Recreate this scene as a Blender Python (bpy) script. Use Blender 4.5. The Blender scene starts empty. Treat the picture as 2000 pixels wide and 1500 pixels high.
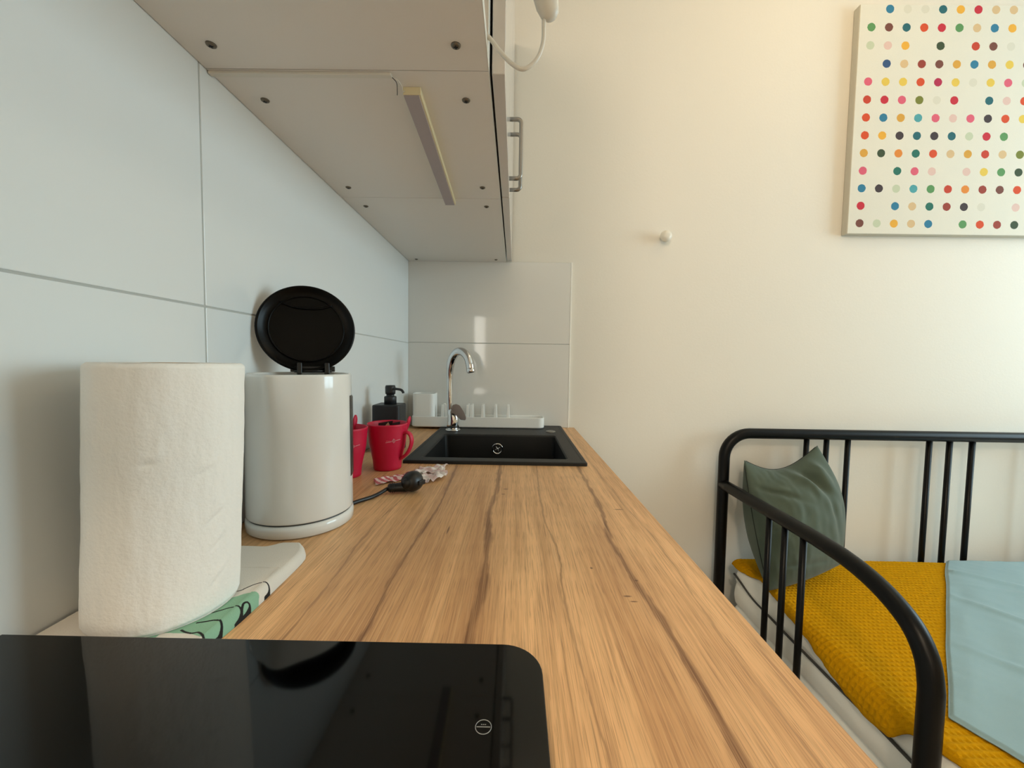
import bpy, bmesh, math, random
from mathutils import Vector, Matrix, noise
PI = math.pi
sc = bpy.context.scene
col = sc.collection
Z0 = 1.135                     # camera height above the floor; coordinates below are relative to it
random.seed(4)

# ------------------------------------------------------------ camera, world, lights, exposure
cd = bpy.data.cameras.new('camera'); cam = bpy.data.objects.new('camera', cd); col.objects.link(cam)
sc.camera = cam
cd.sensor_fit = 'HORIZONTAL'; cd.sensor_width = 36; cd.lens = 36*788/2000; cd.clip_start = .01
p_, y_, r_ = .0545, -.0074, .0148
fw = Vector((math.sin(y_)*math.cos(p_), math.cos(y_)*math.cos(p_), -math.sin(p_)))
rt = Vector((math.cos(y_), -math.sin(y_), 0)); up = rt.cross(fw)
rr = math.cos(r_)*rt+math.sin(r_)*up; uu = -math.sin(r_)*rt+math.cos(r_)*up
m = Matrix((rr, uu, -fw)).transposed().to_4x4(); m.translation = Vector((0, 0, Z0))
cam.matrix_world = m

w = bpy.data.worlds.new('world'); sc.world = w; w.use_nodes = True
w.node_tree.nodes['Background'].inputs[0].default_value = (.8, .88, 1, 1)
w.node_tree.nodes['Background'].inputs[1].default_value = .3

def area(name, loc, aim, sx, sy, power, color):
    l = bpy.data.lights.new(name, 'AREA'); l.shape = 'RECTANGLE'; l.size = sx; l.size_y = sy
    l.energy = power; l.color = color
    o = bpy.data.objects.new(name, l); col.objects.link(o); o.location = (loc[0], loc[1], loc[2]+Z0)
    o.rotation_euler = Vector(aim).to_track_quat('-Z', 'Z').to_euler()
    return o
def lamp(name, loc, power, color, rad):
    l = bpy.data.lights.new(name, 'POINT'); l.energy = power; l.color = color; l.shadow_soft_size = rad
    o = bpy.data.objects.new(name, l); col.objects.link(o); o.location = (loc[0], loc[1], loc[2]+Z0)
    return o
area('window_light', (3.02, .60, .45), (-1, 0, -.05), 1.3, 1.3, 49, (.66, .90, 1))
area('rear_window_light', (-.58, -2.72, .42), (.05, 1, 0), .34, 1.0, 9, (1, .93, .80))
lamp('ceiling_lamp_light', (1.0, .85, 1.32), 4.8, (1, .72, .38), .16)
lamp('hall_lamp_light', (-.24, -1.25, 1.17), 54, (1, .81, .60), .10)
sc.view_settings.view_transform = 'Standard'; sc.view_settings.look = 'None'
sc.view_settings.gamma = 1; sc.view_settings.use_curve_mapping = False
sc.view_settings.exposure = -0.14

# ------------------------------------------------------------ materials
def lin(c):
    return tuple((v/255/12.92 if v/255 <= .04045 else ((v/255+.055)/1.055)**2.4) for v in c)+(1,)
def mat(name, rgb, rough=.5, metal=0, coat=0, bump=None, var=None, spec=.5, sheen=0):
    m = bpy.data.materials.new(name); m.use_nodes = True; nt = m.node_tree; N = nt.nodes; L = nt.links
    b = N['Principled BSDF']; b.inputs['Base Color'].default_value = lin(rgb)
    b.inputs['Roughness'].default_value = rough; b.inputs['Metallic'].default_value = metal
    b.inputs['Coat Weight'].default_value = coat; b.inputs['Specular IOR Level'].default_value = spec
    b.inputs['Coat Roughness'].default_value = .05
    if sheen: b.inputs['Sheen Weight'].default_value = sheen
    tc = N.new('ShaderNodeTexCoord')
    if bump:
        sca, st, dist = bump[:3]
        mp = N.new('ShaderNodeMapping'); mp.inputs['Scale'].default_value = bump[3] if len(bump) > 3 else (1, 1, 1)
        n = N.new('ShaderNodeTexNoise'); n.inputs['Scale'].default_value = sca; n.inputs['Detail'].default_value = 4
        bu = N.new('ShaderNodeBump'); bu.inputs['Strength'].default_value = st; bu.inputs['Distance'].default_value = dist
        L.new(tc.outputs['Object'], mp.inputs[0]); L.new(mp.outputs[0], n.inputs['Vector'])
        L.new(n.outputs['Fac'], bu.inputs['Height']); L.new(bu.outputs[0], b.inputs['Normal'])
    if var:
        sca, rgb2 = var
        n = N.new('ShaderNodeTexNoise'); n.inputs['Scale'].default_value = sca; n.inputs['Detail'].default_value = 6
        mx = N.new('ShaderNodeMix'); mx.data_type = 'RGBA'
        mx.inputs['A'].default_value = lin(rgb); mx.inputs['B'].default_value = lin(rgb2)
        L.new(tc.outputs['Object'], n.inputs['Vector']); L.new(n.outputs['Fac'], mx.inputs['Factor'])
        L.new(mx.outputs['Result'], b.inputs['Base Color'])
    return m

M = {}
M['tile'] = mat('tile_glaze', (232, 234, 232), .17, coat=.0, bump=(9, .05, .01))
M['tile_end'] = mat('tile_glaze_end', (228, 226, 220), .055, bump=(5, .03, .01))
M['grout'] = mat('grout', (186, 186, 180), .8)
M['plaster'] = mat('plaster', (234, 228, 216), .75, bump=(160, .12, .002))
M['ceil'] = mat('ceiling_paint', (235, 232, 225), .8)
M['floor'] = mat('floor_laminate', (200, 182, 158), .5, var=(6, (180, 160, 136)))
M['melamine'] = mat('melamine', (236, 230, 222), .42, bump=(300, .08, .001))
M['melamine_edge'] = mat('melamine_edge', (232, 228, 218), .35)
M['door_white'] = mat('door_white_gloss', (214, 206, 198), .18, coat=.4)
M['screw'] = mat('screw_metal', (118, 110, 98), .4, metal=.8)
M['screw_slot'] = mat('screw_slot', (12, 12, 12), .6)
M['steel'] = mat('brushed_steel', (150, 146, 140), .32, metal=1)
M['chrome'] = mat('chrome', (215, 215, 215), .06, metal=1)
M['satin'] = mat('satin_chrome', (158, 152, 150), .42, metal=.8)
M['trim_white'] = mat('trim_white', (250, 248, 240), .4)
M['white_plastic'] = mat('white_plastic', (225, 220, 208), .35)
M['rack_plastic'] = mat('rack_plastic', (246, 245, 240), .3)
M['led_side'] = mat('lamp_housing', (232, 220, 180), .4)
M['led_diff'] = mat('lamp_diffuser', (176, 166, 168), .5)
M['hob'] = mat('hob_glass', (1, 1, 1), .05, spec=.42)
M['hob_mark'] = mat('hob_mark', (150, 150, 150), .4)
M['sink'] = mat('composite_sink', (9, 9, 9), .5, bump=(700, .35, .0006), var=(900, (22, 22, 21)), spec=.4)
M['black_gloss'] = mat('black_gloss_plastic', (2, 2, 2), .3, spec=.16)
M['black_plastic'] = mat('black_plastic', (14, 14, 15), .38)
M['kettle_white'] = mat('kettle_white', (232, 231, 226), .16, coat=.5)
M['kettle_window'] = mat('gauge_window', (62, 60, 56), .25)
M['dark_gap'] = mat('dark_gap', (60, 58, 55), .5)
M['soap'] = mat('soap_black', (32, 34, 36), .45)
M['red'] = mat('red_plastic', (200, 13, 58), .45)
M['emblem'] = mat('emblem_white', (232, 170, 175), .5)
M['sachet_tan'] = mat('sachet_tan', (196, 160, 120), .5)
M['sachet_dark'] = mat('sachet_dark', (38, 18, 18), .4)
M['bed'] = mat('powder_coat', (4, 4, 4), .36, bump=(900, .15, .0004), spec=.22)
M['linen_white'] = mat('linen_white', (246, 244, 236), .85, bump=(500, .3, .001), sheen=.2)
M['piping'] = mat('piping_grey', (70, 68, 64), .8)
M['green'] = mat('green_cotton', (82, 94, 80), .85, bump=(900, .35, .0008), var=(14, (72, 84, 71)), sheen=.15)
M['seam'] = mat('seam_dark', (34, 40, 34), .9)
M['blue'] = mat('blue_cotton', (146, 172, 176), .85, bump=(260, .3, .0012), var=(7, (136, 163, 167)), sheen=.15)
M['canvas_side'] = mat('canvas_cloth', (206, 200, 184), .85, bump=(500, .4, .001))
M['knob'] = mat('knob_white', (232, 226, 212), .35)
M['paper'] = mat('kitchen_paper', (250, 247, 240), .9, bump=(330, .42, .0012))

# countertop: oak-look laminate, grain along Y, dark crack lines at their own places
def wood():
    m = bpy.data.materials.new('oak_laminate'); m.use_nodes = True; nt = m.node_tree; N = nt.nodes; L = nt.links
    b = N['Principled BSDF']; b.inputs['Roughness'].default_value = .42; b.inputs['Specular IOR Level'].default_value = .4
    tc = N.new('ShaderNodeTexCoord')
    def noi(scale, s, det=4, dist=0, off=(0, 0, 0), rough=.55):
        mp = N.new('ShaderNodeMapping'); mp.inputs['Scale'].default_value = scale; mp.inputs['Location'].default_value = off
        n = N.new('ShaderNodeTexNoise'); n.inputs['Scale'].default_value = s; n.inputs['Detail'].default_value = det
        n.inputs['Distortion'].default_value = dist; n.inputs['Roughness'].default_value = rough
        L.new(tc.outputs['Object'], mp.inputs[0]); L.new(mp.outputs[0], n.inputs['Vector']); return n.outputs['Fac']
    def math_(op, a, c=None, clamp=False):
        n = N.new('ShaderNodeMath'); n.operation = op; n.use_clamp = clamp
        for i, v in enumerate((a, c)):
            if v is None: continue
            if isinstance(v, (int, float)): n.inputs[i].default_value = v
            else: L.new(v, n.inputs[i])
        return n.outputs[0]
    def remap(v, a, c, lo=0, hi=1):
        n = N.new('ShaderNodeMapRange'); n.inputs['From Min'].default_value = a; n.inputs['From Max'].default_value = c
        n.inputs['To Min'].default_value = lo; n.inputs['To Max'].default_value = hi; L.new(v, n.inputs['Value']); return n.outputs[0]
    def mix(f, a, c):
        n = N.new('ShaderNodeMix'); n.data_type = 'RGBA'; L.new(f, n.inputs['Factor'])
        for k, v in (('A', a), ('B', c)):
            if isinstance(v, tuple): n.inputs[k].default_value = v
            else: L.new(v, n.inputs[k])
        return n.outputs['Result']
    c = mix(remap(noi((7, .35, 1), 2.2, 4, .5), .40, .60), lin((242, 194, 140)), lin((212, 164, 114)))
    c = mix(math_('MULTIPLY', remap(noi((22, 1.2, 1), 3, 5, .9, (3, 1, 0)), .48, .68), .42), c, lin((170, 120, 78)))
    # fine grain lines and pores
    c = mix(math_('MULTIPLY', remap(noi((130, 1.6, 1), 3, 3, .3), .50, .66), .30), c, lin((150, 106, 70)))
    c = mix(math_('MULTIPLY', remap(noi((420, 5, 1), 2.4, 3, 0, (9, 2, 0)), .54, .66), .45), c, lin((138, 96, 62)))
    c = mix(math_('MULTIPLY', remap(noi((760, 11, 1), 2.2, 2, 0, (4, 8, 0)), .58, .66), .45), c, lin((124, 84, 54)))
    c = mix(math_('MULTIPLY', remap(noi((260, 2.4, 1), 3, 3, .2, (5, 7, 0)), .54, .7), .40), c, lin((236, 198, 150)))
    sep = N.new('ShaderNodeSeparateXYZ'); L.new(tc.outputs['Object'], sep.inputs[0])
    X, Y = sep.outputs[0], sep.outputs[1]
    # (points x at y), half width, strength
    cracks = [([(-.135, .20), (-.127, .33), (-.129, .43), (-.127, .52), (-.121, .62), (-.127, .885), (-.125, 1.46)], .0030, .78),
              ([(-.040, .20), (-.036, .33), (-.032, .40), (-.032, .53), (-.039, .62), (-.032, .70), (-.031, .89), (-.035, 1.46)], .0062, .8),
              ([(.139, .20), (.140, .30), (.138, .37), (.132, .45), (.131, .54), (.141, .63), (.144, .78), (.146, .89), (.15, 1.46)], .0048, .85),
              ([(.061, .20), (.056, .27), (.054, .31), (.053, .41), (.057, .47), (.048, .60), (.05, .9), (.05, 1.46)], .0016, .55),
              ([(-.196, .20), (-.192, .40), (-.198, .55), (-.188, .7), (-.192, .88), (-.19, 1.46)], .0016, .5),
              ([(.186, .20), (.182, .33), (.190, .50), (.184, .7), (.188, 1.46)], .0013, .4)]
    wob = math_('MULTIPLY', math_('SUBTRACT', noi((6, 9, 1), 1.5, 3), .5), .008)
    wob2 = math_('MULTIPLY', math_('SUBTRACT', noi((300, 30, 1), 1.5, 3), .5), .0035)
    wid = remap(noi((3, 8, 1), 2, 2, 0, (2, 2, 0)), .35, .65, .55, 1.5)
    t = math_('DIVIDE', math_('SUBTRACT', Y, .2), 1.26, True)
    Xw = math_('ADD', math_('ADD', X, wob), wob2)
    for pts, hw, st in cracks:
        fc = N.new('ShaderNodeFloatCurve'); cu = fc.mapping.curves[0]; P = [((y-.2)/1.26, x+.5) for x, y in pts]
        cu.points[0].location = P[0]; cu.points[1].location = P[-1]
        for q in P[1:-1]: cu.points.new(*q)
        fc.mapping.update(); L.new(t, fc.inputs['Value'])
        d = math_('ABSOLUTE', math_('SUBTRACT', math_('ADD', Xw, .5), fc.outputs[0]))
        core = remap(math_('DIVIDE', d, wid), hw*.35, hw, 1, 0)
        halo = remap(d, 0, hw*6, .34, 0)
        c = mix(math_('MULTIPLY', halo, st), c, lin((146, 100, 66)))
        gr = remap(noi((620, 4, 1), 2, 2), .42, .6, .45, 1)
        c = mix(math_('MULTIPLY', math_('MULTIPLY', core, st), gr), c, lin((104, 64, 38)))
    # small stains (x, y, rx, ry)
    for sx, sy, rx, ry in ((.117, .397, .0045, .0016), (.121, .388, .004, .0012), (.135, .427, .0022, .0016), (.091, .452, .0018, .0022),
                           (-.014, .735, .005, .0025), (-.018, .706, .004, .002), (-.09, .55, .0016, .014), (.17, .64, .008, .002)):
        d = math_('SQRT', math_('ADD', math_('POWER', math_('DIVIDE', math_('SUBTRACT', X, sx), rx), 2),
                               math_('POWER', math_('DIVIDE', math_('SUBTRACT', Y, sy), ry), 2)))
        c = mix(remap(d, .5, 1.2, .75, 0), c, lin((84, 48, 28)))
    L.new(c, b.inputs['Base Color'])
    bu = N.new('ShaderNodeBump'); bu.inputs['Strength'].default_value = .12; bu.inputs['Distance'].default_value = .001
    L.new(noi((260, 10, 1), 2, 3), bu.inputs['Height']); L.new(bu.outputs[0], b.inputs['Normal'])
    return m
M['wood'] = wood()

def dots():                    # plain cloth print: a grid of round spots in mixed colours, some left out
    m = bpy.data.materials.new('dotted_canvas'); m.use_nodes = True; nt = m.node_tree; N = nt.nodes; L = nt.links
    b = N['Principled BSDF']; b.inputs['Roughness'].default_value = .85
    tc = N.new('ShaderNodeTexCoord')
    mp = N.new('ShaderNodeMapping'); s = 1/.0589
    mp.inputs['Scale'].default_value = (s, s, s)
    mp.vector_type = 'POINT'
    # dot centres at x = .041 + k*pitch, z = .036 + k*pitch from the corner
    mp.inputs['Location'].default_value = (-.041*s, 0, -.036*s)
    L.new(tc.outputs['Object'], mp.inputs[0])
    sep = N.new('ShaderNodeSeparateXYZ'); L.new(mp.outputs[0], sep.inputs[0])
    def mt(op, a, c=None):
        n = N.new('ShaderNodeMath'); n.operation = op
        for i, v in enumerate((a, c)):
            if v is None: continue
            if isinstance(v, (int, float)): n.inputs[i].default_value = v
            else: L.new(v, n.inputs[i])
        return n.outputs[0]
    rx, rz = mt('ROUND', sep.outputs[0]), mt('ROUND', sep.outputs[2])
    dx, dz = mt('SUBTRACT', sep.outputs[0], rx), mt('SUBTRACT', sep.outputs[2], rz)
    nz = N.new('ShaderNodeTexNoise'); nz.inputs['Scale'].default_value = 260; L.new(tc.outputs['Object'], nz.inputs['Vector'])
    d = mt('ADD', mt('SQRT', mt('ADD', mt('MULTIPLY', dx, dx), mt('MULTIPLY', dz, dz))), mt('MULTIPLY', mt('SUBTRACT', nz.outputs['Fac'], .5), .05))
    inside = mt('LESS_THAN', d, .232)
    cb = N.new('ShaderNodeCombineXYZ'); L.new(rx, cb.inputs[0]); L.new(rz, cb.inputs[1])
    wn = N.new('ShaderNodeTexWhiteNoise'); wn.noise_dimensions = '2D'; L.new(cb.outputs[0], wn.inputs['Vector'])
    cr = N.new('ShaderNodeValToRGB'); cr.color_ramp.interpolation = 'CONSTANT'
    pal = [(212, 78, 40), (52, 84, 128), (232, 172, 60), (196, 44, 62), (36, 100, 110), (222, 136, 56), (216, 212, 196), (150, 62, 50),
           (60, 76, 52), (92, 146, 90), (218, 96, 120), (226, 194, 84), (66, 56, 60), (48, 122, 156), (196, 66, 44), (214, 184, 140),
           (120, 126, 52), (176, 40, 78), (38, 110, 96), (222, 190, 180), (118, 70, 60), (214, 160, 66), (80, 160, 168), (196, 204, 176)]
    e = cr.color_ramp.elements
    e[0].position = 0; e[0].color = lin(pal[0]); e[1].position = 1/len(pal); e[1].color = lin(pal[1])
    for i, c in enumerate(pal[2:]):
        k = e.new((i+2)/len(pal)); k.color = lin(c)
    L.new(wn.outputs['Value'], cr.inputs[0])
    wn2 = N.new('ShaderNodeTexWhiteNoise'); wn2.noise_dimensions = '3D'
    cb2 = N.new('ShaderNodeCombineXYZ'); L.new(rx, cb2.inputs[0]); L.new(rz, cb2.inputs[1]); cb2.inputs[2].default_value = 7.3
    L.new(cb2.outputs[0], wn2.inputs['Vector'])
    keep = mt('GREATER_THAN', wn2.outputs['Value'], .07)
    rows = mt('MULTIPLY', mt('GREATER_THAN', rz, -.5), mt('LESS_THAN', rz, 12.5))
    cols = mt('GREATER_THAN', rx, -.5)
    f = mt('MULTIPLY', mt('MULTIPLY', inside, keep), mt('MULTIPLY', rows, cols))
    mx = N.new('ShaderNodeMix'); mx.data_type = 'RGBA'; L.new(f, mx.inputs['Factor'])
    mx.inputs['A'].default_value = lin((226, 222, 208)); L.new(cr.outputs[0], mx.inputs['B'])
    L.new(mx.outputs['Result'], b.inputs['Base Color'])
    bu = N.new('ShaderNodeBump'); bu.inputs['Strength'].default_value = .4; bu.inputs['Distance'].default_value = .001
    n = N.new('ShaderNodeTexNoise'); n.inputs['Scale'].default_value = 450; L.new(tc.outputs['Object'], n.inputs['Vector'])
    L.new(n.outputs['Fac'], bu.inputs['Height']); L.new(bu.outputs[0], b.inputs['Normal'])
    return m
M['dots'] = dots()

def waffle():
    m = mat('waffle_fleece', (212, 156, 6), .95, bump=(420, .6, .002), var=(160, (186, 128, 2)), spec=.08)
    return m
M['mustard'] = waffle()

def ramp_stripes(name, base, dark, scale):   # printed wrapper
    m = bpy.data.materials.new(name); m.use_nodes = True; nt = m.node_tree; N = nt.nodes; L = nt.links
    b = N['Principled BSDF']; b.inputs['Roughness'].default_value = .4
    tc = N.new('ShaderNodeTexCoord'); wv = N.new('ShaderNodeTexWave'); wv.inputs['Scale'].default_value = scale
    wv.inputs['Distortion'].default_value = 5; wv.inputs['Detail'].default_value = 3; wv.bands_direction = 'DIAGONAL'
    cr = N.new('ShaderNodeValToRGB'); cr.color_ramp.elements[0].position = .45; cr.color_ramp.elements[0].color = lin(dark)
    cr.color_ramp.elements[1].position = .55; cr.color_ramp.elements[1].color = lin(base)
    L.new(tc.outputs['Object'], wv.inputs['Vector']); L.new(wv.outputs['Fac'], cr.inputs[0]); L.new(cr.outputs[0], b.inputs['Base Color'])
    return m
M['wrap_pink'] = ramp_stripes('wrapper_pink', (232, 212, 206), (196, 104, 110), 34)
M['wrap_white'] = ramp_stripes('wrapper_white', (240, 232, 226), (226, 200, 196), 16)

# ------------------------------------------------------------ mesh helpers (all write into a bmesh)
class B:
    def __init__(s): s.bm = bmesh.new()
    def merge(s, t, mtx=None, smooth=False):
        if mtx is not None: t.transform(mtx)
        mp = {}
        for v in t.verts: mp[v] = s.bm.verts.new(v.co)
        for f in t.faces:
            try: nf = s.bm.faces.new([mp[v] for v in f.verts])
            except ValueError: continue
            nf.smooth = smooth or f.smooth
            nf.material_index = f.material_index
        t.free(); return s
    def box(s, a, b, bev=0, seg=2, mtx=None):
        t = bmesh.new(); bmesh.ops.create_cube(t, size=1)
        for v in t.verts:
            v.co = Vector([(a[i]+b[i])/2+v.co[i]*(b[i]-a[i]) for i in range(3)])
        if bev: bmesh.ops.bevel(t, geom=t.edges[:], offset=bev, segments=seg, profile=.5, affect='EDGES')
        return s.merge(t, mtx)
    def prism(s, pts, z0, z1, bev=0, mtx=None, seg=2, smooth=False):
        t = bmesh.new(); vs = [t.verts.new((x, y, z0)) for x, y in pts]; f = t.faces.new(vs)
        r = bmesh.ops.extrude_face_region(t, geom=[f])
        for v in [g for g in r['geom'] if isinstance(g, bmesh.types.BMVert)]: v.co.z = z1
        bmesh.ops.recalc_face_normals(t, faces=t.faces[:])
        if bev:
            es = [e for e in t.edges if abs(e.verts[0].co.z-e.verts[1].co.z) < 1e-7]
            bmesh.ops.bevel(t, geom=es, offset=bev, segments=seg, profile=.5, affect='EDGES')
        return s.merge(t, mtx, smooth)
    def lathe(s, prof, n=48, mtx=None, fn=None, smooth=True):
        t = bmesh.new(); rings = []
        for r, z in prof:
            if r < 1e-6: rings.append([t.verts.new((0, 0, z))])
            else: rings.append([t.verts.new((r*math.cos(2*PI*k/n), r*math.sin(2*PI*k/n), z)) for k in range(n)])
        for a, b in zip(rings, rings[1:]):
            for k in range(n):
                k2 = (k+1) % n
                if len(a) == 1 and len(b) == 1: continue
                if len(a) == 1: t.faces.new((a[0], b[k2], b[k]))
                elif len(b) == 1: t.faces.new((a[k], a[k2], b[0]))
                else: t.faces.new((a[k], a[k2], b[k2], b[k]))
        if fn:
            for v in t.verts: v.co = fn(v.co)
        return s.merge(t, mtx, smooth)
    def cyl(s, p, q, r, n=24, bev=0):
        p, q = Vector(p), Vector(q); h = (q-p).length
        pr = [(0, 0), (r-bev, 0), (r, bev), (r, h-bev), (r-bev, h), (0, h)] if bev else [(0, 0), (r, 0), (r, h), (0, h)]
        mt = (q-p).to_track_quat('Z', 'Y').to_matrix().to_4x4(); mt.translation = p
        t = B(); t.lathe(pr, n, smooth=bool(bev) or True); return s.merge(t.bm, mt)
    def tube(s, path, r, n=16, sx=1, sy=1, closed=False, cap=True):
        P = [Vector(p) for p in path]; R = r if isinstance(r, (list, tuple)) else [r]*len(P)
        t = bmesh.new(); rings = []; up_ = None
        for i, p in enumerate(P):
            a = P[i-1] if (i or closed) else P[0]; b = P[(i+1) % len(P)] if (i < len(P)-1 or closed) else P[-1]
            d = (b-a).normalized()
            if up_ is None:
                up_ = Vector((0, 0, 1)) if abs(d.z) < .9 else Vector((1, 0, 0))
            u = (up_-d*up_.dot(d)).normalized(); up_ = u; v = d.cross(u)
            rings.append([t.verts.new(p+(u*math.cos(2*PI*k/n)*sx+v*math.sin(2*PI*k/n)*sy)*R[i]) for k in range(n)])
        pr = list(zip(rings, rings[1:]))
        if closed: pr.append((rings[-1], rings[0]))
        for a, b in pr:
            for k in range(n): t.faces.new((a[k], a[(k+1) % n], b[(k+1) % n], b[k]))
        if cap and not closed: t.faces.new(rings[0][::-1]); t.faces.new(rings[-1])
        bmesh.ops.recalc_face_normals(t, faces=t.faces[:])
        return s.merge(t, None, True)
    def slab(s, top, bot, nu, nv):
        s.grid(top, nu, nv); s.grid(bot, nu, nv)
        for a, e_ in ((0, 0), (1, 0), (0, 1), (1, 1)):
            for k in range(nu if e_ else nv):
                n_ = nu if e_ else nv
                q = [(k/n_, a), ((k+1)/n_, a)] if e_ else [(a, k/n_), (a, (k+1)/n_)]
                t = bmesh.new(); t.faces.new([t.verts.new(p) for p in (top(*q[0]), top(*q[1]), bot(*q[1]), bot(*q[0]))]); s.merge(t, None, True)
        bmesh.ops.remove_doubles(s.bm, verts=s.bm.verts[:], dist=2e-6); return s
    def grid(s, fn, nu, nv, smooth=True):
        t = bmesh.new(); g = [[t.verts.new(fn(i/nu, j/nv)) for j in range(nv+1)] for i in range(nu+1)]
        for i in range(nu):
            for j in range(nv): t.faces.new((g[i][j], g[i+1][j], g[i+1][j+1], g[i][j+1]))
        return s.merge(t, None, smooth)

LOC = {}
def empty(name, loc):
    o = bpy.data.objects.new(name, None); col.objects.link(o); o.empty_display_size = .03
    o.location = (loc[0], loc[1], loc[2]+Z0); LOC[o] = Vector(loc); return o
def obj(name, b, mt, parent=None, loc=None, sharp=None):
    bm = b.bm; off = LOC[parent] if parent is not None else Vector(loc if loc is not None else (0, 0, -1.135))
    bmesh.ops.recalc_face_normals(bm, faces=bm.faces[:]) if sharp != 'keep' else None
    bm.transform(Matrix.Translation(-off))
    me = bpy.data.meshes.new(name); bm.to_mesh(me); bm.free()
    for x in (mt if isinstance(mt, list) else [mt]): me.materials.append(M[x])
    o = bpy.data.objects.new(name, me); col.objects.link(o); LOC[o] = off
    if parent is not None: o.parent = parent
    else: o.location = (off[0], off[1], off[2]+Z0)
    return o
def tag(o, label, cat=None, group=None):
    o['label'] = label
    if cat: o['category'] = cat
    if group: o['group'] = group
    return o
def struct(name, b, mt, label=None):
    o = obj(name, b, mt); o['kind'] = 'structure'
    if label: o['label'] = label
    return o
def sm(t): t = max(0, min(1, t)); return t*t*(3-2*t)
def nz(x, y, z=0): return noise.noise(Vector((x, y, z)))
def catmull(P, n=6):
    P = [Vector(p) for p in P]; Q = [P[0]*2-P[1]]+P+[P[-1]*2-P[-2]]; out = []
    for i in range(1, len(Q)-2):
        a, b, c, d = Q[i-1:i+3]
        for k in range(n):
            t = k/n; out.append(.5*((2*b)+(c-a)*t+(2*a-5*b+4*c-d)*t*t+(3*b-a-3*c+d)*t**3))
    out.append(P[-1]); return out
def rrect(x0, y0, x1, y1, r, n=6, which=(1, 1, 1, 1)):
    pts = []
    for (cx, cy, a0), on in zip(((x0+r, y0+r, PI), (x1-r, y0+r, 1.5*PI), (x1-r, y1-r, 0), (x0+r, y1-r, .5*PI)), which):
        if on:
            for k in range(n+1): a = a0+PI/2*k/n; pts.append((cx+r*math.cos(a), cy+r*math.sin(a)))
        else: pts.append((x0 if cx < (x0+x1)/2 else x1, y0 if cy < (y0+y1)/2 else y1))
    return pts

# ------------------------------------------------------------ the room
WX, WY = -.385, 1.46; CT = -.235; CB = .353
struct('floor', B().box((-1.4, -2.8, -1.165), (3.15, 1.56, -1.135)), 'floor')
struct('ceiling', B().box((-1.4, -2.8, 1.42), (3.15, 1.56, 1.45)), 'ceil')
b = B(); b.box((-.50, -.9, -1.135), (WX-.0011, WY, 1.42))
struct('wall_left', b, 'grout')
b = B(); b.box((-1.4, -2.8, -1.135), (-1.3, -.9, 1.42)); b.box((-1.3, -.93, -1.135), (-.40, -.9, 1.42))
struct('wall_side', b, 'plaster')
struct('wall_end', B().box((WX-.115, WY, -1.135), (3.15, WY+.1, 1.42)), 'plaster')
b = B(); b.box((-1.4, -2.9, -1.135), (-.77, -2.8, 1.42)); b.box((-.39, -2.9, -1.135), (3.15, -2.8, 1.42))
b.box((-.77, -2.9, -1.135), (-.39, -2.8, -.10)); b.box((-.77, -2.9, .95), (-.39, -2.8, 1.42))
struct('wall_back', b, 'plaster')
b = B(); b.box((3.05, -2.8, -1.135), (3.15, -.07, 1.42)); b.box((3.05, 1.27, -1.135), (3.15, 1.46, 1.42))
b.box((3.05, -.07, -1.135), (3.15, 1.27, -.24)); b.box((3.05, -.07, 1.14), (3.15, 1.27, 1.42))
struct('wall_right', b, 'plaster')
b = B()
for a0, a1 in ((-.07, -.02), (.575, .625), (1.22, 1.27)): b.box((2.96, a0, -.24), (3.0, a1, 1.14), .004)
for z0, z1 in ((-.24, -.19), (.60, .64), (1.09, 1.14)): b.box((2.965, -.07, z0), (2.995, 1.27, z1), .004)
struct('window_1', b, 'melamine_edge')
b = B()
for a0, a1 in ((-.77, -.74), (-.595, -.57), (-.42, -.39)): b.box((a0, -2.70, -.10), (a1, -2.67, .95), .003)
for z0, z1 in ((-.10, -.06), (.91, .95)): b.box((-.77, -2.695, z0), (-.39, -2.675, z1), .003)
struct('window_2', b, 'melamine_edge')
# glazed tiles, real joints between them
b = B(); g = .0011
zs = [CT, .063, .3625]; ys = [-.62, .501, WY-.0085]
for i in range(2):
    for j in range(2):
        b.box((WX-.008, ys[j]+g, zs[i]+g), (WX, ys[j+1]-g, zs[i+1]-g), .0009, 2)
o = struct('trim_1', b, 'tile', 'large white glazed wall tiles along the worktop')
struct('trim_5', B().box((WX, WY-.0068, CT), (.192, WY, .354)), 'grout')
b = B(); zs = [CT, .0655, .3545]
for i in range(2): b.box((WX-.004, WY-.008, zs[i]+g*.8), (.1925, WY, zs[i+1]-g*.8), .0009, 2)
struct('trim_2', b, 'tile_end', 'two glossy white wall tiles behind the sink')
struct('trim_3', B().box((.1927, WY-.0084, CT), (.1968, WY, .355), .0004), 'trim_white', 'white edging strip beside the tiles')
struct('trim_4', B().box((.1975, WY-.0012, CT-.04), (.200, WY+.002, .35)), 'plaster')

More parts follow.
